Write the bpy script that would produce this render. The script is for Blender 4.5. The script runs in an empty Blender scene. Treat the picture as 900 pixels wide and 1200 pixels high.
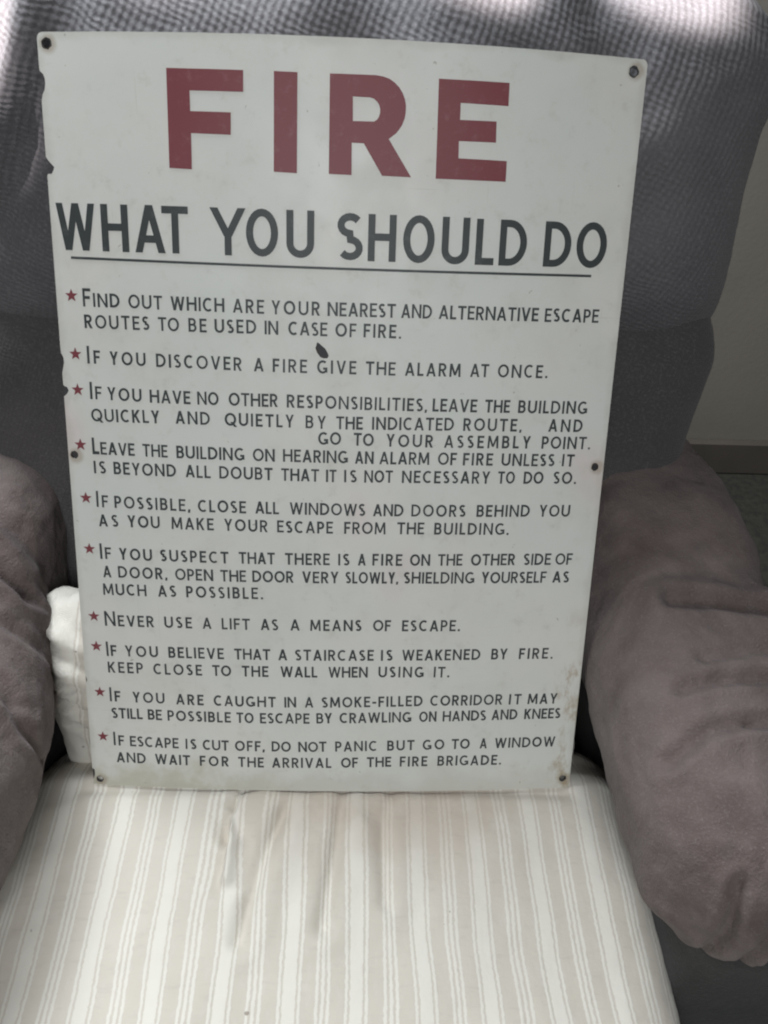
import bpy, bmesh, math, random
from mathutils import Vector, Matrix, noise
from mathutils.geometry import delaunay_2d_cdt

sc = bpy.context.scene
col = sc.collection
R = math.radians

# ------------------------------------------------------------------ camera
cam_data = bpy.data.cameras.new("camera")
cam = bpy.data.objects.new("camera", cam_data)
col.objects.link(cam)
sc.camera = cam
cam_data.sensor_fit = 'VERTICAL'
cam_data.sensor_height = 24.0
cam_data.lens = 24.0 * 950.0 / 1200.0
cam_data.clip_start = 0.02
cam_data.clip_end = 60.0
CAM_POS = Vector((0.0096, -0.3817, 1.1876))
CAM_R = (Vector((0.99888, -0.01583, 0.04456)),      # image right
         Vector((0.02206, -0.69436, -0.71929)),     # image down
         Vector((0.04233, 0.71947, -0.69324)))      # view direction
mw = Matrix.Identity(4)
for i in range(3):
    mw[i][0] = CAM_R[0][i]
    mw[i][1] = -CAM_R[1][i]
    mw[i][2] = -CAM_R[2][i]
    mw[i][3] = CAM_POS[i]
cam.matrix_world = mw

# ------------------------------------------------------------------ world
world = bpy.data.worlds.new("World")
sc.world = world
world.use_nodes = True
world.node_tree.nodes["Background"].inputs[0].default_value = (0.97, 0.98, 1.0, 1)
world.node_tree.nodes["Background"].inputs[1].default_value = 0.03

# ------------------------------------------------------------------ lights
def area(name, loc, target, size, energy, color, size_y=None):
    ld = bpy.data.lights.new(name, 'AREA')
    ld.shape = 'RECTANGLE'
    ld.size = size
    ld.size_y = size_y or size
    ld.energy = energy
    ld.color = color
    o = bpy.data.objects.new(name, ld)
    col.objects.link(o)
    o.location = loc
    o.rotation_euler = (Vector(target) - Vector(loc)).to_track_quat('-Z', 'Y').to_euler()
    return o

def spot(name, loc, target, energy, color, cone, blend=0.3, radius=0.01):
    ld = bpy.data.lights.new(name, 'SPOT')
    ld.energy = energy
    ld.color = color
    ld.spot_size = R(cone)
    ld.spot_blend = blend
    ld.shadow_soft_size = radius
    o = bpy.data.objects.new(name, ld)
    col.objects.link(o)
    o.location = loc
    o.rotation_euler = (Vector(target) - Vector(loc)).to_track_quat('-Z', 'Y').to_euler()
    return o

# daylight from a window behind and above the chair: lights the seat and arms, rakes over the chair back
area("window_light", (-0.45, 0.75, 1.64), (0.0, 0.0, 0.6), 0.55, 31.0, (0.93, 0.97, 1.0))
# weaker unseen fill lamp added in front to light the sign face
area("front_fill_light", (-0.05, -1.5, 1.9), (0.0, 0.0, 0.65), 1.0, 22.0, (0.97, 0.985, 0.985))
# narrow beams of sun that reach the top of the chair back
SUN_DIR = Vector((-0.40, -0.28, 0.87)).normalized()
def beam(target, cone, e):
    t = Vector(target)
    spot("sun_beam", t + SUN_DIR * 2.6, t, e, (1.0, 0.90, 0.88), cone, 0.55, 0.012)
beam((-0.300, 0.330, 1.00), 2.8, 2000)
beam((0.105, 0.372, 1.045), 2.4, 2200)
beam((0.262, 0.395, 1.050), 2.8, 1900)
beam((-0.150, 0.385, 1.055), 2.8, 350)

sc.cycles.filter_width = 2.1          # the soft focus of a phone snapshot
sc.view_settings.view_transform = 'Standard'
sc.view_settings.look = 'None'
sc.view_settings.exposure = 0.0
sc.view_settings.gamma = 1.0

# ------------------------------------------------------------------ helpers
def tag(o, label=None, cat=None, group=None, kind=None):
    if label: o['label'] = label
    if cat: o['category'] = cat
    if group: o['group'] = group
    if kind: o['kind'] = kind
    return o

def empty(name, loc=(0, 0, 0), rot=(0, 0, 0)):
    o = bpy.data.objects.new(name, None)
    o.empty_display_size = 0.05
    col.objects.link(o)
    o.location = loc
    o.rotation_euler = rot
    return o

def link_mesh(name, verts, faces, mat, parent=None, smooth=True):
    me = bpy.data.meshes.new(name)
    me.from_pydata([tuple(v) for v in verts], [], faces)
    me.validate()
    me.update()
    if smooth:
        for p in me.polygons:
            p.use_smooth = True
    me.materials.append(mat)
    o = bpy.data.objects.new(name, me)
    col.objects.link(o)
    if parent: o.parent = parent
    return o

def smoothstep(a, b, x):
    t = max(0.0, min(1.0, (x - a) / (b - a)))
    return t * t * (3 - 2 * t)

# ------------------------------------------------------------------ node helper
class NT:
    def __init__(self, name):
        self.mat = bpy.data.materials.new(name)
        self.mat.use_nodes = True
        self.t = self.mat.node_tree
        self.b = self.t.nodes["Principled BSDF"]
        self._co = None
    def co(self):
        if self._co is None:
            self._co = self.t.nodes.new("ShaderNodeTexCoord")
        return self._co.outputs["Object"]
    def put(self, inp, v):
        if isinstance(v, bpy.types.NodeSocket):
            self.t.links.new(v, inp)
        elif isinstance(v, (tuple, list)) and len(v) == 3 and inp.type == 'RGBA':
            inp.default_value = (*v, 1)
        else:
            inp.default_value = v
    def m(self, op, a, b=None, c=None):
        n = self.t.nodes.new("ShaderNodeMath")
        n.operation = op
        self.put(n.inputs[0], a)
        if b is not None: self.put(n.inputs[1], b)
        if c is not None: self.put(n.inputs[2], c)
        return n.outputs[0]
    def xyz(self, v=None):
        n = self.t.nodes.new("ShaderNodeSeparateXYZ")
        self.put(n.inputs[0], v or self.co())
        return n.outputs
    def comb(self, x, y, z):
        n = self.t.nodes.new("ShaderNodeCombineXYZ")
        for i, v in enumerate((x, y, z)): self.put(n.inputs[i], v)
        return n.outputs[0]
    def noise(self, scale, detail=3, rough=0.55, vec=None, dist=0.0):
        n = self.t.nodes.new("ShaderNodeTexNoise")
        self.put(n.inputs["Vector"], vec or self.co())
        n.inputs["Scale"].default_value = scale
        n.inputs["Detail"].default_value = detail
        n.inputs["Roughness"].default_value = rough
        n.inputs["Distortion"].default_value = dist
        return n.outputs["Fac"]
    def ramp(self, f, lo, hi, a=0.0, b=1.0):
        n = self.t.nodes.new("ShaderNodeMapRange")
        n.interpolation_type = 'SMOOTHSTEP'
        self.put(n.inputs[0], f)
        n.inputs[1].default_value = lo
        n.inputs[2].default_value = hi
        n.inputs[3].default_value = a
        n.inputs[4].default_value = b
        return n.outputs[0]
    def mix(self, f, a, b):
        n = self.t.nodes.new("ShaderNodeMix")
        n.data_type = 'RGBA'
        self.put(n.inputs[0], f)
        self.put(n.inputs[6], a)
        self.put(n.inputs[7], b)
        return n.outputs[2]
    def scalevec(self, s):
        n = self.t.nodes.new("ShaderNodeVectorMath")
        n.operation = 'MULTIPLY'
        self.put(n.inputs[0], self.co())
        n.inputs[1].default_value = s
        return n.outputs[0]
    def bump(self, h, strength, dist, normal=None):
        n = self.t.nodes.new("ShaderNodeBump")
        n.inputs["Strength"].default_value = strength
        n.inputs["Distance"].default_value = dist
        self.put(n.inputs["Height"], h)
        if normal: self.put(n.inputs["Normal"], normal)
        return n.outputs[0]
    def set(self, **k):
        for key, v in k.items():
            self.put(self.b.inputs[key.replace('_', ' ')], v)
        return self.mat

# ------------------------------------------------------------------ materials
HOLES = [(-0.2218, 0.6325), (0.2212, 0.632), (-0.2232, 0.321), (0.2237, 0.3219), (-0.2213, 0.0055), (0.2246, 0.01)]  # where the six mounting holes are on the plate
def mat_enamel():
    n = NT("enamel")
    x, y, z = n.xyz()
    big = n.noise(5.0, 4, 0.6)
    c = n.mix(n.ramp(big, 0.35, 0.7), (0.68, 0.70, 0.665), (0.725, 0.72, 0.685))
    # faint pinkish blotches across the middle of the face
    pk = n.m('MULTIPLY', n.ramp(n.noise(9.0, 2, 0.5, n.scalevec((1, 0.55, 1))), 0.55, 0.72),
             n.m('MULTIPLY', n.ramp(y, 0.12, 0.25), n.ramp(y, 0.46, 0.36)))
    c = n.mix(n.m('MULTIPLY', pk, 0.75), c, (0.72, 0.60, 0.59))
    # fine grime
    gr = n.ramp(n.noise(60.0, 5, 0.7), 0.55, 0.8)
    c = n.mix(n.m('MULTIPLY', gr, 0.26), c, (0.36, 0.34, 0.29))
    # yellow-green stain along the bottom edge and in the lower left corner
    wob = n.noise(22.0, 4, 0.65)
    bot = n.ramp(n.m('ADD', y, n.m('MULTIPLY', n.m('SUBTRACT', wob, 0.5), 0.09)), 0.032, 0.004)
    c = n.mix(n.m('MULTIPLY', n.m('MULTIPLY', bot, n.ramp(x, 0.0, -0.15, 0.35, 1.0)), 0.55), c, (0.42, 0.40, 0.28))
    # rust creeping in from the lower right edge
    e = n.m('SUBTRACT', 0.23, x)
    band = n.m('MULTIPLY', n.ramp(e, 0.034, 0.010), n.ramp(y, 0.20, 0.13))
    rn = n.ramp(n.noise(38.0, 5, 0.7, n.scalevec((1, 0.45, 1))), 0.50, 0.70)
    c = n.mix(n.m('MULTIPLY', n.m('MULTIPLY', band, rn), 0.9), c, (0.34, 0.24, 0.12))
    # dirt along every edge
    ex = n.m('MINIMUM', n.m('SUBTRACT', 0.23, n.m('ABSOLUTE', x)), n.m('SUBTRACT', 0.641, y))
    ed = n.ramp(n.m('ADD', ex, n.m('MULTIPLY', n.m('SUBTRACT', wob, 0.5), 0.02)), 0.007, 0.0)
    c = n.mix(n.m('MULTIPLY', ed, 0.2), c, (0.33, 0.31, 0.24))
    # rust rings round the mounting holes
    ring = None
    for hx, hy in HOLES:
        dd = n.m('SQRT', n.m('ADD', n.m('POWER', n.m('SUBTRACT', x, hx), 2.0), n.m('POWER', n.m('SUBTRACT', y, hy), 2.0)))
        f = n.ramp(n.m('ADD', dd, n.m('MULTIPLY', n.m('SUBTRACT', wob, 0.5), 0.008)), 0.0085, 0.0040)
        ring = f if ring is None else n.m('MAXIMUM', ring, f)
    c = n.mix(n.m('MULTIPLY', ring, 0.55), c, (0.34, 0.27, 0.19))
    # fine scratches and a broad cloudy film
    scr = n.ramp(n.noise(1.0, 2, 0.5, n.scalevec((420.0, 14.0, 1.0))), 0.70, 0.76)
    scr = n.m('MAXIMUM', scr, n.ramp(n.noise(1.0, 2, 0.5, n.scalevec((11.0, 380.0, 1.0))), 0.72, 0.78))
    c = n.mix(n.m('MULTIPLY', n.m('MULTIPLY', scr, n.ramp(big, 0.4, 0.6)), 0.22), c, (0.44, 0.42, 0.38))
    c = n.mix(n.m('MULTIPLY', n.ramp(n.noise(15.0, 5, 0.65), 0.45, 0.7), 0.22), c, (0.56, 0.55, 0.49))
    # pinhead specks
    sp = n.ramp(n.noise(170.0, 2, 0.5), 0.74, 0.80)
    c = n.mix(n.m('MULTIPLY', sp, 0.5), c, (0.22, 0.19, 0.15))
    rough = n.ramp(n.noise(26.0, 4, 0.6), 0.3, 0.7, 0.38, 0.55)
    b = n.bump(n.noise(14.0, 3, 0.5), 0.25, 0.004)
    b = n.bump(n.noise(240.0, 2, 0.5), 0.12, 0.0004, b)
    return n.set(Base_Color=c, Roughness=rough, Normal=b, Specular_IOR_Level=0.42)

def mat_paint(name, base, worn):
    n = NT(name)
    f = n.ramp(n.noise(90.0, 5, 0.7), 0.52, 0.75)
    g = n.noise(12.0, 3, 0.6)
    c = n.mix(n.m('MULTIPLY', f, 0.55), base, worn)
    c = n.mix(n.m('MULTIPLY', g, 0.25), c, worn)
    return n.set(Base_Color=c, Roughness=0.45, Specular_IOR_Level=0.28)

def mat_steel():
    n = NT("bare_steel")
    f = n.noise(70.0, 5, 0.7)
    c = n.mix(n.ramp(f, 0.45, 0.7), (0.050, 0.052, 0.056), (0.085, 0.060, 0.045))
    return n.set(Base_Color=c, Roughness=0.75, Normal=n.bump(f, 0.5, 0.001))

def mat_upholstery(name, base, light, waffle=True, pitch=0.0043, strength=0.34):
    n = NT(name)
    x, y, z = n.xyz()
    big = n.noise(7.0, 4, 0.6)
    c = n.mix(n.ramp(big, 0.3, 0.75), base, light)
    fine = n.noise(420.0, 3, 0.6)
    c = n.mix(n.m('MULTIPLY', n.ramp(fine, 0.45, 0.75), 0.35), c, tuple(min(1, v * 1.9) for v in light))
    if waffle:
        wob = n.m('MULTIPLY', n.noise(30.0, 2, 0.5), 0.010)
        px = n.m('MULTIPLY', n.m('ADD', x, wob), math.pi / pitch)
        pz = n.m('MULTIPLY', n.m('ADD', z, wob), math.pi / (pitch * 0.9))
        u = n.m('SINE', n.m('ADD', px, n.m('MULTIPLY', pz, 0.5)))
        v = n.m('SINE', n.m('SUBTRACT', pz, n.m('MULTIPLY', px, 0.3)))
        h = n.m('MULTIPLY', u, v)
        h = n.m('ADD', h, n.m('MULTIPLY', fine, 0.5))
        b = n.bump(h, strength, 0.0018)
    else:
        b = n.bump(fine, 0.6, 0.0012)
    b = n.bump(n.noise(45.0, 4, 0.6), 0.35, 0.004, b)
    return n.set(Base_Color=c, Roughness=0.95, Normal=b, Sheen_Weight=0.10, Sheen_Roughness=0.6,
                 Specular_IOR_Level=0.15)

def mat_velour():
    n = NT("mauve_velour")
    patch = n.noise(11.0, 5, 0.62, dist=0.6)
    c = n.mix(n.ramp(patch, 0.33, 0.70), (0.104, 0.079, 0.075), (0.178, 0.143, 0.136))
    nap = n.noise(38.0, 4, 0.65, n.scalevec((1.0, 0.5, 1.0)))
    c = n.mix(n.m('MULTIPLY', n.ramp(nap, 0.5, 0.8), 0.5), c, (0.10, 0.085, 0.085))
    wear = n.noise(5.0, 3, 0.6)
    c = n.mix(n.m('MULTIPLY', n.ramp(wear, 0.5, 0.7), 0.35), c, (0.155, 0.145, 0.14))
    fine = n.noise(520.0, 3, 0.65)
    c = n.mix(n.m('MULTIPLY', n.ramp(fine, 0.5, 0.8), 0.4), c, (0.30, 0.26, 0.255))
    b = n.bump(fine, 0.7, 0.0016)
    b = n.bump(n.noise(34.0, 6, 0.7, dist=0.5), 0.55, 0.006, b)
    return n.set(Base_Color=c, Roughness=0.92, Normal=b, Sheen_Weight=0.10, Sheen_Roughness=0.6,
                 Specular_IOR_Level=0.15)

def mat_stripe(period=0.0525, phase=0.0):
    n = NT("striped_cotton")
    at = n.t.nodes.new("ShaderNodeAttribute")
    at.attribute_name = "rest"
    x, y, z = n.xyz(at.outputs["Vector"])
    wob = n.m('MULTIPLY', n.m('SUBTRACT', n.noise(9.0, 2, 0.5), 0.5), 0.006)
    jag = n.m('MULTIPLY', n.m('SUBTRACT', n.noise(260.0, 2, 0.5), 0.5), 0.0022)
    xs = n.m('ADD', n.m('ADD', n.m('SUBTRACT', x, phase), wob), jag)
    p = n.m('FRACT', n.m('ADD', n.m('DIVIDE', xs, period), 100.5))
    d = n.m('ABSOLUTE', n.m('SUBTRACT', p, 0.5))        # 0 at a broad stripe centre, .5 between
    def line(c0, hw, soft):
        return n.ramp(n.m('ABSOLUTE', n.m('SUBTRACT', d, c0)), hw + soft * 1.2, hw)
    broad = n.ramp(d, 0.103, 0.085)
    white = broad
    for c0, hw in ((0.148, 0.010), (0.415, 0.012), (0.5, 0.013)):
        white = n.m('MAXIMUM', white, line(c0, hw, 0.018))
    dark = n.m('MAXIMUM', line(0.118, 0.008, 0.014), line(0.172, 0.006, 0.014))
    dark = n.m('MAXIMUM', dark, line(0.458, 0.010, 0.016))
    tone = n.noise(6.0, 4, 0.6)
    ground = n.mix(n.ramp(tone, 0.35, 0.7), (0.635, 0.595, 0.525), (0.685, 0.64, 0.57))
    slub = n.noise(150.0, 3, 0.6, n.scalevec((1.0, 0.35, 0.35)))
    slub2 = n.noise(190.0, 3, 0.6, n.scalevec((0.25, 1.0, 1.0)))
    ground = n.mix(n.m('MULTIPLY', n.ramp(slub, 0.5, 0.75), 0.35), ground, (0.70, 0.67, 0.63))
    ground = n.mix(n.m('MULTIPLY', n.ramp(slub2, 0.52, 0.78), 0.3), ground, (0.50, 0.465, 0.42))
    c = n.mix(n.m('MULTIPLY', dark, 0.12), ground, (0.53, 0.50, 0.455))
    c = n.mix(n.m('MULTIPLY', white, 0.9), c, (0.80, 0.78, 0.715))
    # brownish soiling towards the back, uneven
    sx = n.m('ABSOLUTE', n.m('SUBTRACT', x, 0.06))
    soil = n.m('MULTIPLY', n.ramp(y, -0.13, 0.0), n.ramp(sx, 0.20, 0.03))
    soil = n.m('MULTIPLY', soil, n.ramp(n.noise(13.0, 4, 0.6), 0.32, 0.62))
    c = n.mix(n.m('MULTIPLY', soil, 0.62), c, (0.50, 0.40, 0.32))
    fl = n.ramp(n.noise(95.0, 1, 0.4), 0.80, 0.83)
    c = n.mix(n.m('MULTIPLY', fl, 0.7), c, (0.25, 0.2, 0.16))
    wv = n.m('MULTIPLY', n.m('SINE', n.m('MULTIPLY', x, 5200.0)), n.m('SINE', n.m('MULTIPLY', y, 5200.0)))
    h = n.m('ADD', n.m('MULTIPLY', wv, 0.3), n.m('ADD', slub, n.m('MULTIPLY', white, 0.5)))
    b = n.bump(h, 0.4, 0.0008)
    b = n.bump(n.noise(34.0, 4, 0.6), 0.35, 0.004, b)
    return n.set(Base_Color=c, Roughness=0.9, Normal=b, Sheen_Weight=0.15, Specular_IOR_Level=0.15)

def mat_plain(name, a, b_, scale, rough=0.9, bump=0.0, bscale=200.0):
    n = NT(name)
    c = n.mix(n.ramp(n.noise(scale, 4, 0.6), 0.3, 0.7), a, b_)
    if bump:
        return n.set(Base_Color=c, Roughness=rough, Normal=n.bump(n.noise(bscale, 4, 0.6), 0.5, bump))
    return n.set(Base_Color=c, Roughness=rough)

M = dict(
    enamel=mat_enamel(), steel=mat_steel(),
    red=mat_paint("red_enamel", (0.205, 0.046, 0.058), (0.29, 0.14, 0.145)),
    black=mat_paint("black_enamel", (0.042, 0.050, 0.052), (0.12, 0.13, 0.13)),
    back=mat_upholstery("charcoal_waffle", (0.093, 0.092, 0.100), (0.125, 0.121, 0.128)),
    panel=mat_upholstery("charcoal_ribbed", (0.060, 0.058, 0.060), (0.085, 0.080, 0.080), True, 0.0026, 0.3),
    plain=mat_upholstery("charcoal_velour", (0.030, 0.030, 0.030), (0.048, 0.047, 0.046), False),
    velour=mat_velour(),
    stripe=mat_stripe(0.0543, 0.0230),
    wall=mat_plain("wall_paint", (0.27, 0.25, 0.215), (0.30, 0.275, 0.235), 3.0, 0.9, 0.0008, 120.0),
    skirting=mat_plain("skirting_paint", (0.11, 0.097, 0.083), (0.125, 0.11, 0.095), 8.0, 0.6),
    floor=mat_plain("carpet", (0.03, 0.03, 0.025), (0.055, 0.052, 0.042), 60.0, 1.0, 0.004, 300.0),
)

# ------------------------------------------------------------------ setting
def box(name, lo, hi, mat):
    v = [(x, y, z) for x in (lo[0], hi[0]) for y in (lo[1], hi[1]) for z in (lo[2], hi[2])]
    f = [(0, 1, 3, 2), (4, 6, 7, 5), (0, 4, 5, 1), (2, 3, 7, 6), (0, 2, 6, 4), (1, 5, 7, 3)]
    return link_mesh(name, v, f, mat, smooth=False)

tag(box("wall", (-2.5, 1.02, 0.0), (3.0, 1.14, 1.32), M['wall']), "plain beige painted wall behind the chair", "wall", kind='structure')
tag(box("skirting", (-2.5, 1.0, 0.004), (3.0, 1.018, 0.085), M['skirting']), "dark reddish skirting board along the wall", "skirting", kind='structure')
tag(box("floor", (-2.5, -2.5, -0.05), (3.0, 1.3, 0.0), M['floor']), "dark carpeted floor beside the chair", "floor", kind='structure')

# ------------------------------------------------------------------ soft bodies
def cushion(name, c, half, r, mat, parent, n=44, deform=None, disp=None, shift=None, rest=None):
    """Rounded box on a subdivided cube, deformed, then displaced along its normals."""
    bm = bmesh.new()
    hx, hy, hz = half
    steps = [max(6, int(n * h / max(half))) for h in half]
    grid = {}
    def vert(i, j, k):
        key = (i, j, k)
        if key not in grid:
            p = Vector(((i / steps[0] * 2 - 1) * hx, (j / steps[1] * 2 - 1) * hy, (k / steps[2] * 2 - 1) * hz))
            q = Vector([max(-h + r, min(h - r, a)) for a, h in zip(p, half)])
            d = p - q
            if d.length > 1e-9:
                # spread points evenly round the edges
                d = Vector([math.tan(a / r * math.pi / 4) if abs(a) < r else math.copysign(1, a) for a in d])
                d = d.normalized() * r
            grid[key] = bm.verts.new(q + d)
        return grid[key]
    a, b, e = steps
    for i in range(a):
        for j in range(b):
            bm.faces.new((vert(i, j, 0), vert(i, j + 1, 0), vert(i + 1, j + 1, 0), vert(i + 1, j, 0)))
            bm.faces.new((vert(i, j, e), vert(i + 1, j, e), vert(i + 1, j + 1, e), vert(i, j + 1, e)))
    for i in range(a):
        for k in range(e):
            bm.faces.new((vert(i, 0, k), vert(i + 1, 0, k), vert(i + 1, 0, k + 1), vert(i, 0, k + 1)))
            bm.faces.new((vert(i, b, k), vert(i, b, k + 1), vert(i + 1, b, k + 1), vert(i + 1, b, k)))
    for j in range(b):
        for k in range(e):
            bm.faces.new((vert(0, j, k), vert(0, j, k + 1), vert(0, j + 1, k + 1), vert(0, j + 1, k)))
            bm.faces.new((vert(a, j, k), vert(a, j + 1, k), vert(a, j + 1, k + 1), vert(a, j, k + 1)))
    cc = Vector(c)
    for v in bm.verts:
        p = v.co.copy()
        if deform: p = Vector(deform(p))
        v.co = p + cc
    bmesh.ops.recalc_face_normals(bm, faces=bm.faces)
    bm.normal_update()
    if disp:
        ds = [(v, v.normal * disp(v.co)) for v in bm.verts]
        for v, d in ds: v.co += d
    flat = [v.co.copy() for v in bm.verts] if rest else None
    if shift:
        for v in bm.verts: v.co += shift(v.co)
    bm.verts.index_update()
    me = bpy.data.meshes.new(name)
    bm.to_mesh(me); bm.free()
    if rest:                                   # where the cloth pattern sat before the cloth was pulled about
        at = me.attributes.new("rest", 'FLOAT_VECTOR', 'POINT')
        for i, q in enumerate(flat): at.data[i].vector = rest(q)
    for p in me.polygons: p.use_smooth = True
    me.materials.append(mat)
    o = bpy.data.objects.new(name, me)
    col.objects.link(o)
    if parent: o.parent = parent
    return o

def segdist(px, py, pts):
    best = 1e9
    for (x0, y0), (x1, y1) in zip(pts, pts[1:]):
        dx, dy = x1 - x0, y1 - y0
        t = max(0, min(1, ((px - x0) * dx + (py - y0) * dy) / (dx * dx + dy * dy + 1e-12)))
        best = min(best, math.hypot(px - x0 - t * dx, py - y0 - t * dy))
    return best

def fold(px, py, pts, depth, w):
    """A crease with a raised lip either side (depth negative: a ridge)."""
    d = segdist(px, py, pts)
    return -depth * math.exp(-(d / w) ** 2) + 0.45 * depth * math.exp(-((d - 2.1 * w) / (1.2 * w)) ** 2)

def fbm(p, s, seed=0.0):
    return noise.fractal(Vector((p.x * s + seed, p.y * s - seed, p.z * s + 2 * seed)), 1.0, 2.0, 3)

# ------------------------------------------------------------------ armchair
chair = empty("armchair", (0, 0.1, 0))
tag(chair, "worn mauve and charcoal upholstered armchair with padded arms, behind the sign", "armchair")
chair_off = Vector((0, 0.1, 0))
def cpart(name, c, half, r, mat, n, deform=None, disp=None, parent=None):
    o = cushion(name, c, half, r, mat, None, n, deform, disp)
    o.parent = parent or chair
    base = chair if parent is None else parent
    o.matrix_parent_inverse = Matrix.Translation(-chair_off)
    return o

def head_deform(p):
    z = p.z / 0.152
    w = 1.0 + 0.07 * max(0, z) ** 2 + 0.08 * min(0, z) ** 2
    y = p.y * (1 - 0.12 * (p.x / 0.38) ** 2) + p.z * 0.22
    y -= 0.018 * (1 - (p.x / 0.38) ** 2) * (1 if p.y < 0 else 0)
    zz = p.z * (1.0 - 0.05 * (p.x / 0.38) ** 4) + 0.012 * math.sin(p.x * 17 + 0.6) * max(0, z)
    if z < 0:                                   # squarer lower corners
        k = (abs(p.x) / 0.376 * -z) ** 3
        w *= 1 + 0.13 * k
        zz *= 1 + 0.5 * k
    return (p.x * w, y, zz)
def head_disp(p):
    d = 0.007 * fbm(p, 7.0, 3.1) + 0.0025 * fbm(p, 22.0, 1.0)
    d += fold(p.x, p.z, [(-0.215, 1.12), (-0.245, 1.0), (-0.30, 0.9)], -0.012, 0.012)
    d += fold(p.x, p.z, [(0.02, 1.10), (0.03, 1.03), (0.0, 0.95)], 0.010, 0.03)
    d += fold(p.x, p.z, [(0.19, 1.12), (0.20, 1.04), (0.23, 0.98)], 0.007, 0.018)
    return d
cpart("headrest", (0.0, 0.405, 0.915), (0.376, 0.118, 0.152), 0.112, M['back'], 90, head_deform, head_disp)

def low_deform(p):
    return (p.x * (1 + 0.045 * p.z / 0.2), p.y + p.z * 0.38, p.z)
cpart("backrest", (0.0, 0.306, 0.60), (0.360, 0.10, 0.205), 0.06, M['panel'], 60, low_deform,
      lambda p: 0.006 * fbm(p, 8.0, 5.0))

CREASES = {
    1: [([(0.30, 0.082), (0.345, 0.077), (0.384, 0.072), (0.46, 0.066)], 0.010, 0.008),
        ([(0.283, -0.011), (0.313, -0.006), (0.367, -0.002), (0.46, 0.004)], 0.0055, 0.0055),
        ([(0.263, -0.066), (0.293, -0.049), (0.343, -0.040), (0.40, -0.034)], 0.0060, 0.0060),
        ([(0.325, -0.047), (0.358, -0.048), (0.45, -0.047)], 0.003, 0.0045),
        ([(0.308, 0.018), (0.340, 0.024), (0.40, 0.030)], 0.0035, 0.0060)],
    -1: [([(-0.46, 0.125), (-0.322, 0.116), (-0.300, 0.108), (-0.280, 0.098)], 0.009, 0.006),
         ([(-0.46, 0.155), (-0.330, 0.147), (-0.306, 0.138), (-0.285, 0.126)], -0.005, 0.007),
         ([(-0.34, 0.02), (-0.270, -0.001), (-0.256, -0.012)], 0.0045, 0.0050),
         ([(-0.30, 0.0), (-0.262, -0.016), (-0.246, -0.031)], 0.0040, 0.0045),
         ([(-0.36, 0.07), (-0.29, 0.057), (-0.262, 0.056)], 0.0030, 0.0060)],
}
def arm(s):
    def pad_deform(p):
        wy = p.y + 0.0875
        u = (p.x + 0.135) / 0.27
        width = 0.285 - 0.100 * smoothstep(0.055, 0.115, wy) - 0.03 * smoothstep(0.2, 0.36, wy)
        front = max(0.0, (-0.02 - wy) / 0.17)
        x = -0.135 + u * width
        x += 0.020 * front ** 2 * (1 - u)
        # crowned top, front end tucked under
        z = p.z + 0.012 * (1 - (p.x / 0.135) ** 2) * (p.z > 0) - 0.02 * front ** 4
        z += 0.015 * smoothstep(0.09, 0.2, wy) * (p.z > 0)
        sh = 0.0 if s > 0 else 0.008 + 0.034 * smoothstep(-0.02, 0.15, wy)
        return (s * (x + sh), p.y, z)
    def pad_disp(p):
        q = (p.x, p.y)
        d = 0.0045 * fbm(p, 10.0, 7.0 + 3 * s) + 0.0022 * fbm(p, 34.0, 2.0)
        if p.z > 0.545:
            for pts, dep, w in CREASES[s]:
                d += fold(*q, pts, dep, w)
        for k in range(7):                       # gathers round the front end
            xx = 0.29 + 0.024 * k
            d += fold(p.x * s, p.y, [(xx, -0.205), (xx + 0.008 * math.sin(k * 2.1), -0.145 - 0.012 * math.cos(k * 1.7))], 0.006, 0.0045)
        return d
    a = cpart("armrest", (s * 0.370, 0.0875, 0.562), (0.135, 0.2675, 0.070), 0.064, M['velour'], 210, pad_deform, pad_disp)
    cpart("armrest_panel", (s * 0.372, 0.09, 0.27), (0.078, 0.265, 0.25), 0.03, M['plain'], 40,
          lambda p: (p.x, p.y, p.z), lambda p: 0.003 * fbm(p, 9.0, 4.0))
    return a
arm(1)
arm(-1)
cpart("seat_base", (0.0, 0.02, 0.20), (0.285, 0.33, 0.13), 0.03, M['plain'], 30, None, lambda p: 0.003 * fbm(p, 8.0))

# ------------------------------------------------------------------ striped pad on the seat
pad = empty("seat_pad", (0, -0.1, 0.33))
tag(pad, "cream striped cotton seat pad folded up at the back, under the sign", "seat pad")
def ppart(name, *a, **k):
    o = cushion(name, *a, **k)
    o.parent = pad
    o.matrix_parent_inverse = Matrix.Translation((0, 0.1, -0.33))
    return o

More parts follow.
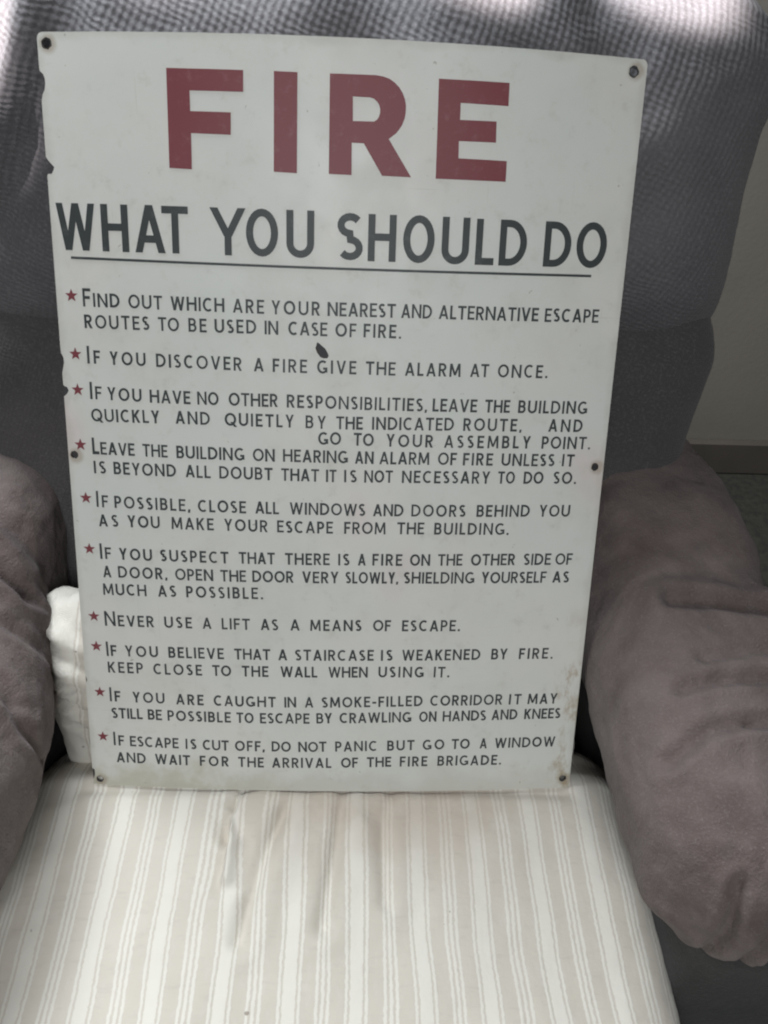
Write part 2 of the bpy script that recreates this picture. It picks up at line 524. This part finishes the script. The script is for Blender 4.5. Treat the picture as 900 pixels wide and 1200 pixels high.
def seat_deform(p):
    x = p.x / 0.306
    z = p.z + (0.010 * (1 - x * x) if p.z > 0 else 0)
    z -= 0.010 * max(0, (-p.y - 0.08) / 0.2) ** 2
    if p.z > 0 and abs(p.x) < 0.245: z -= 0.006 * math.exp(-((p.y - 0.2) / 0.007) ** 2) * smoothstep(0.245, 0.225, abs(p.x))
    if p.z > 0: z -= 0.022 * smoothstep(0.205, 0.25, p.y)
    return (p.x, p.y, z)
def seat_disp(p):
    if p.z < 0.38: return 0.002 * fbm(p, 9.0)
    x, y = p.x, p.y
    d = 0.0045 * fbm(p, 6.0, 11.0) + 0.0012 * fbm(p, 25.0, 3.0)
    d += fold(x, y, [(-0.078, 0.0), (-0.098, -0.025), (-0.10, -0.055)], 0.008, 0.0065)
    d += fold(x, y, [(-0.100, -0.03), (-0.086, -0.06), (-0.09, -0.09)], -0.007, 0.0055)
    d += fold(x, y, [(-0.045, -0.03), (-0.064, -0.085), (-0.075, -0.14)], 0.0065, 0.008)
    d += fold(x, y, [(0.010, 0.0), (0.006, -0.06), (-0.006, -0.13)], 0.0055, 0.008)
    d += fold(x, y, [(0.055, 0.0), (0.046, -0.04), (0.048, -0.11)], 0.0045, 0.007)
    d += fold(x, y, [(0.03, 0.01), (0.035, -0.03)], 0.003, 0.008)
    return d * (1 - 0.6 * smoothstep(-0.03, -0.008, y))
def seat_shift(p):
    dx = 0.0035 * noise.noise(Vector((p.x * 6, p.y * 7, 3.3))) + 0.0016 * noise.noise(Vector((p.x * 20, p.y * 16, 8.1)))
    for x0, y0, x1, y1, a, w in ((-0.090, 0.0, -0.095, -0.09, 0.0075, 0.016), (-0.045, -0.02, -0.075, -0.14, 0.0032, 0.016),
                                 (0.008, 0.0, -0.006, -0.13, 0.0025, 0.015), (0.052, 0.0, 0.048, -0.11, 0.0022, 0.014)):
        t = max(0.0, min(1.0, (p.y - y0) / (y1 - y0)))
        d = p.x - (x0 + (x1 - x0) * t)
        fade = smoothstep(y1 - 0.05, y1 + 0.03, p.y)
        dx -= a * fade * (d / w) * math.exp(-(d / w) ** 2) * 1.6
    return Vector((dx, 0, 0)) if p.z > 0.40 else Vector()
ppart("seat_section", (-0.004, -0.205, 0.385), (0.306, 0.285, 0.062), 0.06, M['stripe'], None, n=200, deform=seat_deform, disp=seat_disp,
      shift=seat_shift, rest=lambda q: q)

TH = R(28)
U = Vector((0, math.sin(TH), math.cos(TH)))
N = Vector((0, -math.cos(TH), math.sin(TH)))
def back_deform(p):
    # local x across, z up the slab, y through it
    x = p.x + 0.006 * math.sin(p.z * 60) * (1 if p.x < 0 else 0)
    if x > 0.2: x = 0.2 + (x - 0.2) * 0.7
    o = U * (p.z + 0.082) - N * (p.y + 0.045 + 0.05 * smoothstep(0.20, 0.275, x) + 0.012 * math.sin(p.z * 30 + x * 9))
    return (x, o.y, o.z)
def back_disp(p):
    d = 0.006 * fbm(p, 12.0, 2.0)
    near = smoothstep(-0.215, -0.262, p.x)
    d += near * 0.0035 * fbm(p, 45.0, 6.0)
    for zz, x1, k in ((0.487, -0.236, 0.004), (0.512, -0.232, 0.006), (0.533, -0.240, 0.004), (0.556, -0.225, 0.007), (0.578, -0.240, 0.005)):
        d += fold(p.x, p.z, [(-0.285, zz + 0.014), (-0.258, zz + 0.004), (x1, zz - 0.010)], k, 0.0045)
    return d
ppart("back_section", (0.0, 0.0, 0.45), (0.276, 0.024, 0.095), 0.022, M['stripe'], None, n=90, deform=back_deform, disp=back_disp,
      rest=lambda q: Vector((max(q.x, -0.2485), q.z - 0.9, q.y)))

# ------------------------------------------------------------------ the enamel sign
W, H = 0.46, 0.64086
sign = empty("fire_sign", (0, 0, 0.45), (R(62), 0, 0))
tag(sign, "old white enamel fire instruction sign with chipped edges, standing on the striped seat", "sign")
def bow(a, b):
    return (0.009 + 0.014 * b / H) * (1 - (2 * a / W) ** 2)

O0 = Vector((0, 0, 0.45))
def ab(x, y):
    """photograph pixel -> position on the bowed plate (metres across, metres up)"""
    d = CAM_R[0] * ((x - 450) / 950) + CAM_R[1] * ((y - 600) / 950) + CAM_R[2]
    h = 0.0
    for _ in range(6):
        t = (O0 + N * h - CAM_POS).dot(N) / d.dot(N)
        p = CAM_POS + d * t - O0
        a, b = p.x, p.dot(U)
        h = bow(a, b)
    return a, b

def inside(p, poly):
    x, y = p
    c = False
    j = len(poly) - 1
    for i in range(len(poly)):
        xi, yi = poly[i]; xj, yj = poly[j]
        if (yi > y) != (yj > y) and x < (xj - xi) * (y - yi) / (yj - yi) + xi:
            c = not c
        j = i
    return c

class Sheet:
    """Flat shapes on the plate: filled with triangles, bent with the plate, given a thickness."""
    def __init__(self): self.v = []; self.f = []
    def add(self, polys, holes=(), lo=0.0, hi=0.0003, extra=(), union=True):
        S = 1000.0
        vs = []; fs = []
        for pl in list(polys) + list(holes):
            k = len(vs)
            vs += [Vector((a * S, b * S)) for a, b in pl]
            fs.append(list(range(k, k + len(pl))))
        vs += [Vector((a * S, b * S)) for a, b in extra]
        ov, oe, of, *_ = delaunay_2d_cdt(vs, [], fs, 0, 1e-5, False)
        tri = []
        for f in of:
            c = (sum(ov[i].x for i in f) / len(f) / S, sum(ov[i].y for i in f) / len(f) / S)
            if any(inside(c, pl) for pl in polys) and not any(inside(c, h) for h in holes):
                tri.append(list(f))
        used = sorted({i for f in tri for i in f})
        idx = {}
        base = len(self.v)
        for q, i in enumerate(used):
            a, b = ov[i].x / S, ov[i].y / S
            self.v.append((a, b, bow(a, b) + hi)); idx[i] = base + q
        n = len(used)
        for q, i in enumerate(used):
            a, b = ov[i].x / S, ov[i].y / S
            self.v.append((a, b, bow(a, b) + lo))
        cnt = {}
        for f in tri:
            p = [ov[i] for i in f]
            area2 = sum(p[i].x * p[(i + 1) % len(p)].y - p[(i + 1) % len(p)].x * p[i].y for i in range(len(p)))
            if area2 < 0: f.reverse()
            self.f.append(tuple(idx[i] for i in f))
            for i in range(len(f)):
                e = (f[i], f[(i + 1) % len(f)])
                cnt[e] = cnt.get(e, 0) + 1
        for (i, j) in cnt:
            if (j, i) not in cnt:
                a, b = idx[i], idx[j]
                self.f.append((b, a, a + n, b + n))
    def build(self, name, mat):
        me = bpy.data.meshes.new(name)
        me.from_pydata(self.v, [], self.f)
        bm = bmesh.new(); bm.from_mesh(me)
        loose = [v for v in bm.verts if not v.link_faces]
        bmesh.ops.delete(bm, geom=loose, context='VERTS')
        bm.to_mesh(me); bm.free()
        me.materials.append(mat)
        o = bpy.data.objects.new(name, me)
        col.objects.link(o)
        o.parent = sign
        return o

def circle(c, r, n=14, jag=0.0, seed=0):
    rnd = random.Random(seed)
    return [(c[0] + r * (1 + jag * rnd.uniform(-1, 1)) * math.cos(2 * math.pi * i / n),
             c[1] + r * (1 + jag * rnd.uniform(-1, 1)) * math.sin(2 * math.pi * i / n)) for i in range(n)]

# plate, with its six mounting holes
hole_px = [(54, 51, .0042), (743, 84, .0042), (87, 533, .0035), (697, 547, .0036), (117, 913, .0036), (659, 912, .0036)]
hole_ab = [(ab(x, y), r) for x, y, r in hole_px]
def gridpts(inset):
    return [(-W / 2 + inset + (W - 2 * inset) * i / 40, inset + (H - 2 * inset) * j / 30) for i in range(41) for j in range(31)]
def rounded(x0, y0, x1, y1, r, n=5):
    out = []
    for cx, cy, a0 in ((x1 - r, y0 + r, -90), (x1 - r, y1 - r, 0), (x0 + r, y1 - r, 90), (x0 + r, y0 + r, 180)):
        for i in range(n + 1):
            t = R(a0 + 90 * i / n)
            out.append((cx + r * math.cos(t), cy + r * math.sin(t)))
    return out
def densify(poly, step=0.012):
    out = []
    for p, q in zip(poly, poly[1:] + poly[:1]):
        k = max(1, int(math.dist(p, q) / step))
        out += [(p[0] + (q[0] - p[0]) * i / k, p[1] + (q[1] - p[1]) * i / k) for i in range(k)]
    return out
# enamel skin: chipped outline (photo outline of the left edge), ragged round the holes, one chip in the field
left_px = [(41, 79), (46.6, 83.4), (50.5, 87), (52.4, 92), (53, 98), (52.4, 105), (50, 111), (48.5, 118), (45.5, 123)]
left_px2 = [(47.0, 169), (50, 176), (53, 184), (58, 190), (63.5, 196), (62.5, 200), (60.7, 203.7), (56, 204), (51.5, 206.5)]
left_px3 = [(66.0, 401), (68.5, 408), (71.5, 414), (74.2, 419), (75, 425), (74, 431), (72, 437), (70.0, 444)]
left_px4 = [(70.5, 450.5), (74.5, 452), (78.7, 454), (80.4, 458), (78.5, 461.5), (76.3, 463.6), (71.5, 464.5)]
left_px5 = [(97.0, 787), (99.6, 791), (102.0, 797), (100, 801), (98.4, 805)]
left_px6 = [(106.6, 900), (110.6, 902), (111.0, 908), (109.2, 913), (109.5, 919)]
xl, xr = -W / 2 + 0.0002, W / 2 - 0.0002
outer = rounded(xl, 0.0002, xr, H - 0.0002, .0042)
# counter-clockwise: bottom right, top right, top left, (left edge downwards), bottom left
head = outer[:18]
chips = []
for run in (left_px, left_px2, left_px3, left_px4, left_px5, left_px6):
    pts = [ab(*p) for p in run]
    pts[0] = (xl, pts[0][1]); pts[-1] = (xl, pts[-1][1])
    chips += [(max(xl, a), max(0.0006, b)) for a, b in pts]
enamel_poly = densify(head + chips + [(xl + 0.006, 0.0002)], 0.012)
field_px = [(371.5, 401), (374, 402.5), (378, 406), (381, 408.5), (383.5, 413), (385.2, 417), (383.6, 420), (379, 420.2), (375, 418.5), (371.5, 413.5), (369.4, 408), (370.6, 405)]
holes = [circle(c, r, 16, 0.12, 5 + i) for i, (c, r) in enumerate(hole_ab)] + [[ab(*p) for p in field_px]]
s = Sheet()
s.add([enamel_poly], holes, -0.0006, 0.0, gridpts(0.012))
face = s.build("enamel_face", M['enamel'])

# the steel: rusted through at the three big notches, bare metal in the smaller chips
schips = []
for run in (left_px, left_px2, left_px3):
    pts = [ab(*p) for p in run]
    pts[0] = (-W / 2 + .0003, pts[0][1] - .0006); pts[-1] = (-W / 2 + .0003, pts[-1][1] + .0006)
    schips += [(max(-W / 2 + .0003, a - .0007), b) for a, b in pts]
plate_poly = densify(rounded(-W / 2 + .0003, .0003, W / 2 - .0003, H - .0003, .004)[:18] + schips
                     + rounded(-W / 2 + .0003, .0003, W / 2 - .0003, H - .0003, .004)[18:])
s = Sheet()
s.add([plate_poly], [circle(c, r * 0.72) for c, r in hole_ab], -0.0022, -0.0006, gridpts(0.02))
steel = s.build("steel_plate", M['steel'])

# ---- stroke alphabet -------------------------------------------------------
def ribbon(pts, t, closed=False):
    """mitred quads along a polyline"""
    n = len(pts); L = []; Rr = []
    for i in range(n):
        p = Vector(pts[i])
        if closed: a, b = Vector(pts[i - 1]), Vector(pts[(i + 1) % n])
        else: a, b = Vector(pts[max(0, i - 1)]), Vector(pts[min(n - 1, i + 1)])
        d1 = (p - a) if (p - a).length > 1e-9 else (b - p)
        d2 = (b - p) if (b - p).length > 1e-9 else (p - a)
        d1.normalize(); d2.normalize()
        n1 = Vector((-d1.y, d1.x)); n2 = Vector((-d2.y, d2.x))
        m = (n1 + n2).normalized()
        k = t / 2 / max(0.35, m.dot(n1))
        L.append(p + m * k); Rr.append(p - m * k)
    out = []
    for i in range(n if closed else n - 1):
        j = (i + 1) % n
        out.append([tuple(L[i]), tuple(Rr[i]), tuple(Rr[j]), tuple(L[j])])
    return out

def arc(cx, cy, rx, ry, a0, a1, n=10):
    return [(cx + rx * math.cos(R(a0 + (a1 - a0) * i / n)), cy + ry * math.sin(R(a0 + (a1 - a0) * i / n))) for i in range(n + 1)]

def glyph(ch, w, t):
    """list of quads of one capital; cap height 1, width w, stroke t"""
    h = t / 2
    q = []
    def P(*pts, closed=False): q.extend(ribbon(list(pts), t, closed))
    def D(x0, y0, x1, y1, k=1.0):
        tw = k * t * math.hypot(x1 - x0, y1 - y0) / abs(y1 - y0) / 2
        q.append([(x0 - tw, y0), (x0 + tw, y0), (x1 + tw, y1), (x1 - tw, y1)])
    if ch == 'A':
        e = h * 1.1
        D(e, 0, w / 2, 1); D(w - e, 0, w / 2, 1)
        P((w * .22, .29), (w * .78, .29))
    elif ch == 'B':
        P((h, 0), (h, 1))
        P((h, 1 - h), (w * .5, 1 - h), *arc(w * .5, .76 - h / 2 + .0, w * .44 - h, .24 - h / 2, 90, -90), (h, .52))
        P((h, .52), (w * .55, .52), *arc(w * .55, .26 + h / 2, w * .45 - h, .26 - h / 2, 90, -90), (h, h))
    elif ch == 'C':
        P(*arc(w * .56, .5, w * .56 - h, .5 - h, 52, 308, 20))
    elif ch == 'D':
        P((h, 0), (h, 1))
        P((h, 1 - h), (w * .36, 1 - h), *arc(w * .36, .5, w * .64 - h, .5 - h, 90, -90, 16), (h, h))
    elif ch == 'E':
        P((h, 0), (h, 1)); P((h, 1 - h), (w, 1 - h)); P((h, h), (w, h)); P((h, .52), (w * .9, .52))
    elif ch == 'F':
        P((h, 0), (h, 1)); P((h, 1 - h), (w, 1 - h)); P((h, .5), (w * .9, .5))
    elif ch == 'G':
        P(*arc(w * .54, .5, w * .54 - h, .5 - h, 50, 318, 20))
        P((w - h, .08), (w - h, .46)); P((w * .58, .46 - h), (w, .46 - h))
    elif ch == 'H':
        P((h, 0), (h, 1)); P((w - h, 0), (w - h, 1)); P((h, .52), (w - h, .52))
    elif ch == 'I':
        P((w / 2, 0), (w / 2, 1))
    elif ch == 'K':
        P((h, 0), (h, 1)); D(w - t * .65, 1, h * 1.6, .42); D(w - t * .65, 0, w * .38, .6)
    elif ch == 'L':
        P((h, 0), (h, 1)); P((h, h), (w, h))
    elif ch == 'M':
        D(h, 0, h * 1.5, 1, .95); D(w - h, 0, w - h * 1.5, 1, .95)
        D(w / 2, .12, h * 1.6, 1, .9); D(w / 2, .12, w - h * 1.6, 1, .9)
    elif ch == 'N':
        P((h, 0), (h, 1)); P((w - h, 0), (w - h, 1)); D(w - h, 0, h, 1, .8)
    elif ch == 'O':
        P(*arc(w / 2, .5, w / 2 - h, .5 - h, 0, 360, 28)[:-1], closed=True)
    elif ch == 'P':
        P((h, 0), (h, 1))
        P((h, 1 - h), (w * .5, 1 - h), *arc(w * .5, .72 - h / 2, w * .5 - h, .28 - h / 2, 90, -90), (h, .44))
    elif ch == 'Q':
        P(*arc(w / 2, .5, w / 2 - h, .5 - h, 0, 360, 28)[:-1], closed=True)
        D(w * .95, -.08, w * .6, .3)
    elif ch == 'R':
        P((h, 0), (h, 1))
        P((h, 1 - h), (w * .48, 1 - h), *arc(w * .48, .74 - h / 2, w * .46 - h, .26 - h / 2, 90, -90), (h, .48))
        D(w - t * .6, 0, w * .46, .48)
    elif ch == 'S':
        up = arc(w / 2, .745, w / 2 - h, .255 - h, 35, 268, 12)
        dn = arc(w / 2, .26, w / 2 - h, .26 - h, 88, -145, 12)
        P(*up, *dn)
    elif ch == 'T':
        P((w / 2, 0), (w / 2, 1)); P((0, 1 - h), (w, 1 - h))
    elif ch == 'U':
        r = w / 2 - h
        ry = min(r, .42)
        P((h, 1), *arc(w / 2, h + ry, r, ry, 180, 360, 14), (w - h, 1))
    elif ch == 'V':
        D(h * 1.1, 1, w / 2, 0); D(w - h * 1.1, 1, w / 2, 0)
    elif ch == 'W':
        e = h * 1.1
        D(e, 1, w * .28, 0, .95); D(w / 2, 1, w * .28, 0, .95); D(w / 2, 1, w * .72, 0, .95); D(w - e, 1, w * .72, 0, .95)
    elif ch == 'Y':
        P((w / 2, 0), (w / 2, .45)); D(h * 1.2, 1, w / 2, .40); D(w - h * 1.2, 1, w / 2, .40)
    elif ch == '.':
        P((w / 2, 0), (w / 2, t))
    elif ch == ',':
        D(w / 2, t, w * .3, -t * .6)
    elif ch == '-':
        P((0, .42), (w, .42))
    return q

WID = dict(A=.74, B=.60, C=.72, D=.74, E=.53, F=.51, G=.78, H=.74, I=.17, K=.64, L=.48, M=.88, N=.76, O=.86, P=.56, Q=.88,
           R=.62, S=.52, T=.64, U=.72, V=.72, W=1.06, Y=.66)
WID['.'] = .17; WID[','] = .17; WID['-'] = .34

def put_word(sheet, word, p0, p1, cap, t=.165, first=1.0, hi=0.00025, rnd=None):
    """letters of one word between two baseline points on the plate"""
    v = Vector(p1) - Vector(p0)
    L = v.length / cap
    v.normalize(); nrm = Vector((-v.y, v.x))
    ws = [WID[c] for c in word]
    fs = [first if i == 0 else 1.0 for i in range(len(word))]
    tot = sum(w * (1 + (f - 1) * .6) for w, f in zip(ws, fs))
    n = len(word)
    k = 1.0
    sp = (L - tot) / (n - 1) if n > 1 else 0
    if n > 1 and (sp < .10 or sp > .34):
        sp = .10 if sp < .10 else .34
        k = (L - sp * (n - 1)) / tot
        k = max(.78, min(1.25, k))
        sp = (L - tot * k) / (n - 1)
    elif n == 1:
        k = L / tot if word not in '.,' else 1.0
        k = min(1.2, max(.8, k))
    x = 0.0
    for c, w, f in zip(word, ws, fs):
        ww = w * k if c not in 'I.,' else w
        ww *= 1 + (f - 1) * .6
        jit = rnd.uniform(-.012, .012) if rnd else 0
        tt = t * (1 + (f - 1) * .2) * (1 + (rnd.uniform(-.07, .07) if rnd else 0))
        for quad in [glyph(c, ww, tt)]:
            polys = []
            for pl in quad:
                polys.append([tuple(Vector(p0) + (v * (x + a) + nrm * (b * f + jit)) * cap) for a, b in pl])
            sheet.add(polys, (), 0.0, hi)
        x += ww + sp
    return

# red title, four letters
s = Sheet()
def zpx(pts, ox, oy, k): return densify([ab(ox + u / k, oy + v / k) for u, v in pts], 0.006)
s.add([zpx([(58, 38), (411, 48), (411, 148), (165, 141), (168, 236), (354, 242), (354, 345), (172, 337), (176, 503), (73, 497)], 180, 70, 3.913)], hi=.0004)
s.add([zpx([(552, 52), (660, 58), (657, 521), (551, 514)], 180, 70, 3.913)], hi=.0004)
s.add([zpx([(60, 40), (252, 47), (285, 53), (312, 63), (334, 79), (352, 98), (366, 121), (377, 150), (381, 176), (380, 204), (375, 232), (365, 257), (353, 276), (340, 292), (308, 317), (402, 478), (280, 472), (203, 335), (152, 332), (151, 469), (55, 464)], 370, 75, 3.6)],
      [zpx([(157, 137), (228, 141), (246, 147), (260, 160), (268, 174), (272, 191), (271, 208), (266, 224), (258, 236), (246, 243), (157, 241)], 370, 75, 3.6)], hi=.0004)
s.add([zpx([(520, 62), (818, 80), (813, 178), (612, 164), (609, 236), (763, 243), (760, 332), (604, 325), (602, 398), (806, 410), (801, 497), (506, 484)], 370, 75, 3.6)], hi=.0004)
s.build("title_lettering", M['red'])

# heading: one entry per letter, photo x-extent, base and top
heads = [('W', 68.3, 114, 293.6, 238.5), ('H', 120.4, 151.8, 295.2, 239.7), ('A', 158.5, 194.5, 296.4, 240.5), ('T', 191, 221.7, 297.2, 241.8),
         ('Y', 246.5, 288.8, 299.4, 243.6), ('O', 288.6, 326, 300.8, 244.6), ('U', 335.6, 368, 302.4, 246.4),
         ('S', 394.8, 424.8, 305.0, 249.6), ('H', 430.6, 463.3, 306.6, 251.3), ('O', 471.4, 508, 308.4, 252.2), ('U', 516.4, 548.3, 309.8, 254.5),
         ('L', 556, 577.8, 310.6, 256.6), ('D', 583.6, 615.4, 311.6, 257.8), ('D', 635.6, 667, 312.9, 259.8), ('O', 673.2, 708.3, 314.0, 260.4)]
s = Sheet()
for ch, x0, x1, yb, yt in heads:
    xm = (x0 + x1) / 2
    A = Vector(ab(x0, yb + (x0 - xm) * .033)); B = Vector(ab(x1, yb + (x1 - xm) * .033))
    up = Vector(ab(xm, yt)) - Vector(ab(xm, yb))
    cap = up.length
    v = (B - A)
    wv = v.length / cap
    v.normalize()
    nrm = Vector((-v.y, v.x))
    polys = [[tuple(A + (v * a + nrm * b) * cap) for a, b in pl] for pl in glyph(ch, wv, .158)]
    s.add(polys, (), 0.0, .0003)
s.build("heading_lettering", M['black'])
s = Sheet()
n_ = 30
top = []; bot = []
for i in range(n_ + 1):
    t_ = i / n_
    x_ = 83.2 + (692.6 - 83.2) * t_
    y_ = 302.0 + (323.4 - 302.0) * t_ + 1.9 * math.sin(math.pi * t_)
    top.append(ab(x_, y_ - 1.5)); bot.append(ab(x_, y_ + 1.5))
s.add([bot + top[::-1]], (), 0.0, .0003)
s.build("heading_underline", M['black'])

# the ten instructions: lines of words (text, x0, x1) with baseline samples, in photo pixels
T = [
 [  # 1
  ([(97, 359.2), (231, 364.8), (349, 369.6), (487, 373), (571, 375.6), (700, 378.3)],
   "FIND 97.5 140.4 OUT 150.7 190.3 WHICH 200 263 ARE 272.8 309.5 YOUR 318 375 NEAREST 383.7 463.6 AND 469.8 505.8 ALTERNATIVE 513.8 630.5 ESCAPE 637.8 700.9"),
  ([(99, 384.6), (240, 389.6), (349, 393), (470, 397)],
   "ROUTES 99.3 175.2 TO 185.5 210 BE 221 242.3 USED 251.5 300.3 IN 310 326 CASE 337.7 383.5 OF 392.8 417.4 FIRE. 425.8 469.8")],
 [([(102, 426), (231, 432.7), (359, 437.5), (500, 441), (641, 443.2)],
   "IF 102.3 117.7 YOU 128.7 170.8 DISCOVER 183 283.4 A 297.3 309 FIRE 319.4 359.7 GIVE 371.4 417.4 THE 428.4 463.2 ALARM 474.2 539.5 AT 550.5 572.5 ONCE. 582.8 641")],
 [([(106, 467.8), (198, 473.2), (297, 476.3), (415, 480.4), (532, 482.9), (688, 485.2)],
   "IF 105.6 119.5 YOU 126 166 HAVE 175.6 223.3 NO 231.3 256.3 OTHER 268 325.6 RESPONSIBILITIES, 335.9 500.3 LEAVE 506.5 558.6 THE 567.8 597 BUILDING 606.6 687.3"),
  ([(107, 494), (222, 497.2), (310, 500.4), (410, 503.4), (590, 505.4), (682, 506.2)],
   "QUICKLY 107.4 187.3 AND 205.7 246 QUIETLY 263.3 344.3 BY 357.9 381.7 THE 393.6 425 INDICATED 435.7 531.4 ROUTE, 542.4 611 AND 642 681.8"),
  ([(372, 520.9), (480, 524.3), (570, 525.2), (691, 526.4)],
   "GO 372.5 399.4 TO 414 437.6 YOUR 452.2 507.2 ASSEMBLY 520 621 POINT. 634 691")],
 [([(108, 532.4), (180, 535.6), (246, 539), (370, 542.2), (470, 544.4), (672, 546.6)],
   "LEAVE 108.5 158 THE 167.2 196.5 BUILDING 206.8 286.4 ON 296.3 322 HEARING 331.5 407.5 AN 415.6 437.6 ALARM 444.2 502.8 OF 512.7 534.7 FIRE 542 577 UNLESS 587 649 IT 657.8 672"),
  ([(110, 554.8), (170, 557.6), (288, 562), (390, 565), (520, 566.5), (675, 567)],
   "IS 110.3 124.3 BEYOND 133.4 206.4 ALL 217.4 246.8 DOUBT 257 319.4 THAT 329.3 373.6 IT 381.7 393.6 IS 403 417.8 NOT 426.6 460 NECESSARY 470.6 573.6 TO 582.8 602.6 DO 612.9 636 SO. 647.7 674.5")],
 [([(113, 594.2), (180, 598), (260, 600.8), (384, 604.2), (513, 605.6), (668, 605.4)],
   "IF 113 127 POSSIBLE, 134.3 223 CLOSE 232 288.3 ALL 299 326.8 WINDOWS 339.3 427.7 AND 436.8 472.4 DOORS 481.6 545 BEHIND 557.9 620 YOU 631 667"),
  ([(116, 616.8), (225, 620.8), (355, 625), (480, 626.3), (596, 626.6)],
   "AS 116 138.7 YOU 149.7 187.4 MAKE 201 250.5 YOUR 262.6 313.6 ESCAPE 324.6 389.9 FROM 403 451.5 THE 465 496.6 BUILDING. 508.3 595.6")],
 [([(117, 655), (228, 659.5), (360, 662.2), (490, 663.2), (670, 661.6)],
   "IF 117.4 130.6 YOU 139.8 178.3 SUSPECT 188 267.8 THAT 279.9 322 THERE 333.8 386.2 IS 396 409.3 A 419 428.4 FIRE 436 471 ON 480 503.6 THE 512.7 541.4 OTHER 551.3 603 SIDE 612.9 644.8 OF 650 669.7"),
  ([(121, 676.3), (228, 680.6), (320, 682.8), (435, 684), (600, 683.4), (666, 682.4)],
   "A 121 130.6 DOOR, 138.7 196.2 OPEN 205.4 249.8 THE 258.2 288.3 DOOR 295.6 344 VERY 353.9 396.5 SLOWLY, 404.6 466.2 SHIELDING 472.8 555.3 YOURSELF 563.4 639.3 AS 646.6 666"),
  ([(121, 697), (196, 699.5), (308, 702.3)], "MUCH 121 171.7 AS 185.2 206.5 POSSIBLE. 218.2 308")],
 [([(123, 733.4), (208, 736), (276, 738), (393, 739.6), (538, 739.6)],
   "NEVER 123 180.6 USE 192.7 225 A 237.4 247.7 LIFT 259.8 292.8 AS 305.3 325.8 A 340 351 MEANS 363.2 423.3 OF 436.8 457.7 ESCAPE. 470.6 538.4")],
 [([(125, 768.6), (230, 771.9), (390, 774.7), (515, 773.8), (647, 771.6)],
   "IF 124.8 137 YOU 146.8 185.3 BELIEVE 197.4 262.3 THAT 274.5 316.6 A 325.8 336.4 STAIRCASE 345.6 437.6 IS 446 459.6 WEAKENED 470.6 562.2 BY 575 593.8 FIRE. 607.4 647"),
  ([(127, 788), (208, 791.2), (350, 794), (526, 793.7)],
   "KEEP 126.7 167.7 CLOSE 179.8 236.7 TO 248.8 270.8 THE 283.3 314.4 WALL 328.4 371.6 WHEN 384.5 430.6 USING 443 496 IT. 507.6 526")],
 [([(128, 821.6), (222, 826.2), (320, 829), (400, 829.4), (450, 828), (545, 826.3), (652, 824.4)],
   "IF 128.5 141.3 YOU 155.3 192.7 ARE 206.2 238.5 CAUGHT 250.3 322.9 IN 333 346.7 A 357 366.9 SMOKE-FILLED 376.8 494.8 CORRIDOR 503.6 588 IT 595.6 610 MAY 617.6 652"),
  ([(131, 841.4), (233, 846), (333, 848.4), (440, 847), (543, 844.7), (656, 841.4)],
   "STILL 131 167 BE 173.2 189.7 POSSIBLE 196.3 270.4 TO 277 297 ESCAPE 304.5 362.5 BY 370.5 389 CRAWLING 397.6 481.6 ON 490.7 511 HANDS 518.2 568.9 AND 575.5 605.5 KNEES 613.6 655.8")],
 [([(133, 873.4), (252, 879.3), (360, 881.4), (470, 879.2), (560, 877), (650, 874.4)],
   "IF 133 145.7 ESCAPE 152.3 209.2 IS 217.2 230 CUT 237.4 267.9 OFF, 275.2 310 DO 318 340.5 NOT 349.3 382.3 PANIC 392.5 441.6 BUT 453.3 485.2 GO 494.8 520 TO 528.5 549.8 A 561.5 570 WINDOW 579 649.5"),
  ([(136, 893), (202, 896.4), (294, 899.2), (370, 900.3), (484, 897.9), (586, 895.8)],
   "AND 136.6 170.7 WAIT 181.7 222.7 FOR 234 267.9 THE 278.9 308.9 ARRIVAL 318.5 388 OF 399.4 419.2 THE 429.5 458 FIRE 468 500.3 BRIGADE. 512 586.5")],
]
def base_y(samples, x):
    if x <= samples[0][0]:
        (x0, y0), (x1, y1) = samples[0], samples[1]
    else:
        for (x0, y0), (x1, y1) in zip(samples, samples[1:]):
            if x <= x1: break
    return y0 + (y1 - y0) * (x - x0) / (x1 - x0)

stars = [(83.6, 346.5), (88.3, 415), (91, 457), (94.2, 521.3), (100.5, 583.6), (104.6, 643.3), (109.8, 722.2), (112.7, 757.4), (116.8, 811), (120.4, 863)]
rnd = random.Random(4)
CAP = 0.0108
for para, st in zip(T, stars):
    s = Sheet()
    for li, (samples, words) in enumerate(para):
        tok = words.split()
        for wi in range(0, len(tok), 3):
            w, x0, x1 = tok[wi], float(tok[wi + 1]), float(tok[wi + 2])
            p0 = ab(x0, base_y(samples, x0)); p1 = ab(x1, base_y(samples, x1))
            put_word(s, w, p0, p1, CAP, .165, 1.32 if (li == 0 and wi == 0) else 1.0, rnd=rnd)
    s.build("instruction_text", M['black'])
    c = ab(*st)
    rr = 0.0054
    pts = []
    for k in range(10):
        r = rr if k % 2 == 0 else rr * .42
        pts.append((c[0] + r * math.sin(k * math.pi / 5), c[1] + r * math.cos(k * math.pi / 5)))
    s = Sheet()
    s.add([pts], (), 0.0, .0003)
    s.build("bullet_star", M['red'])
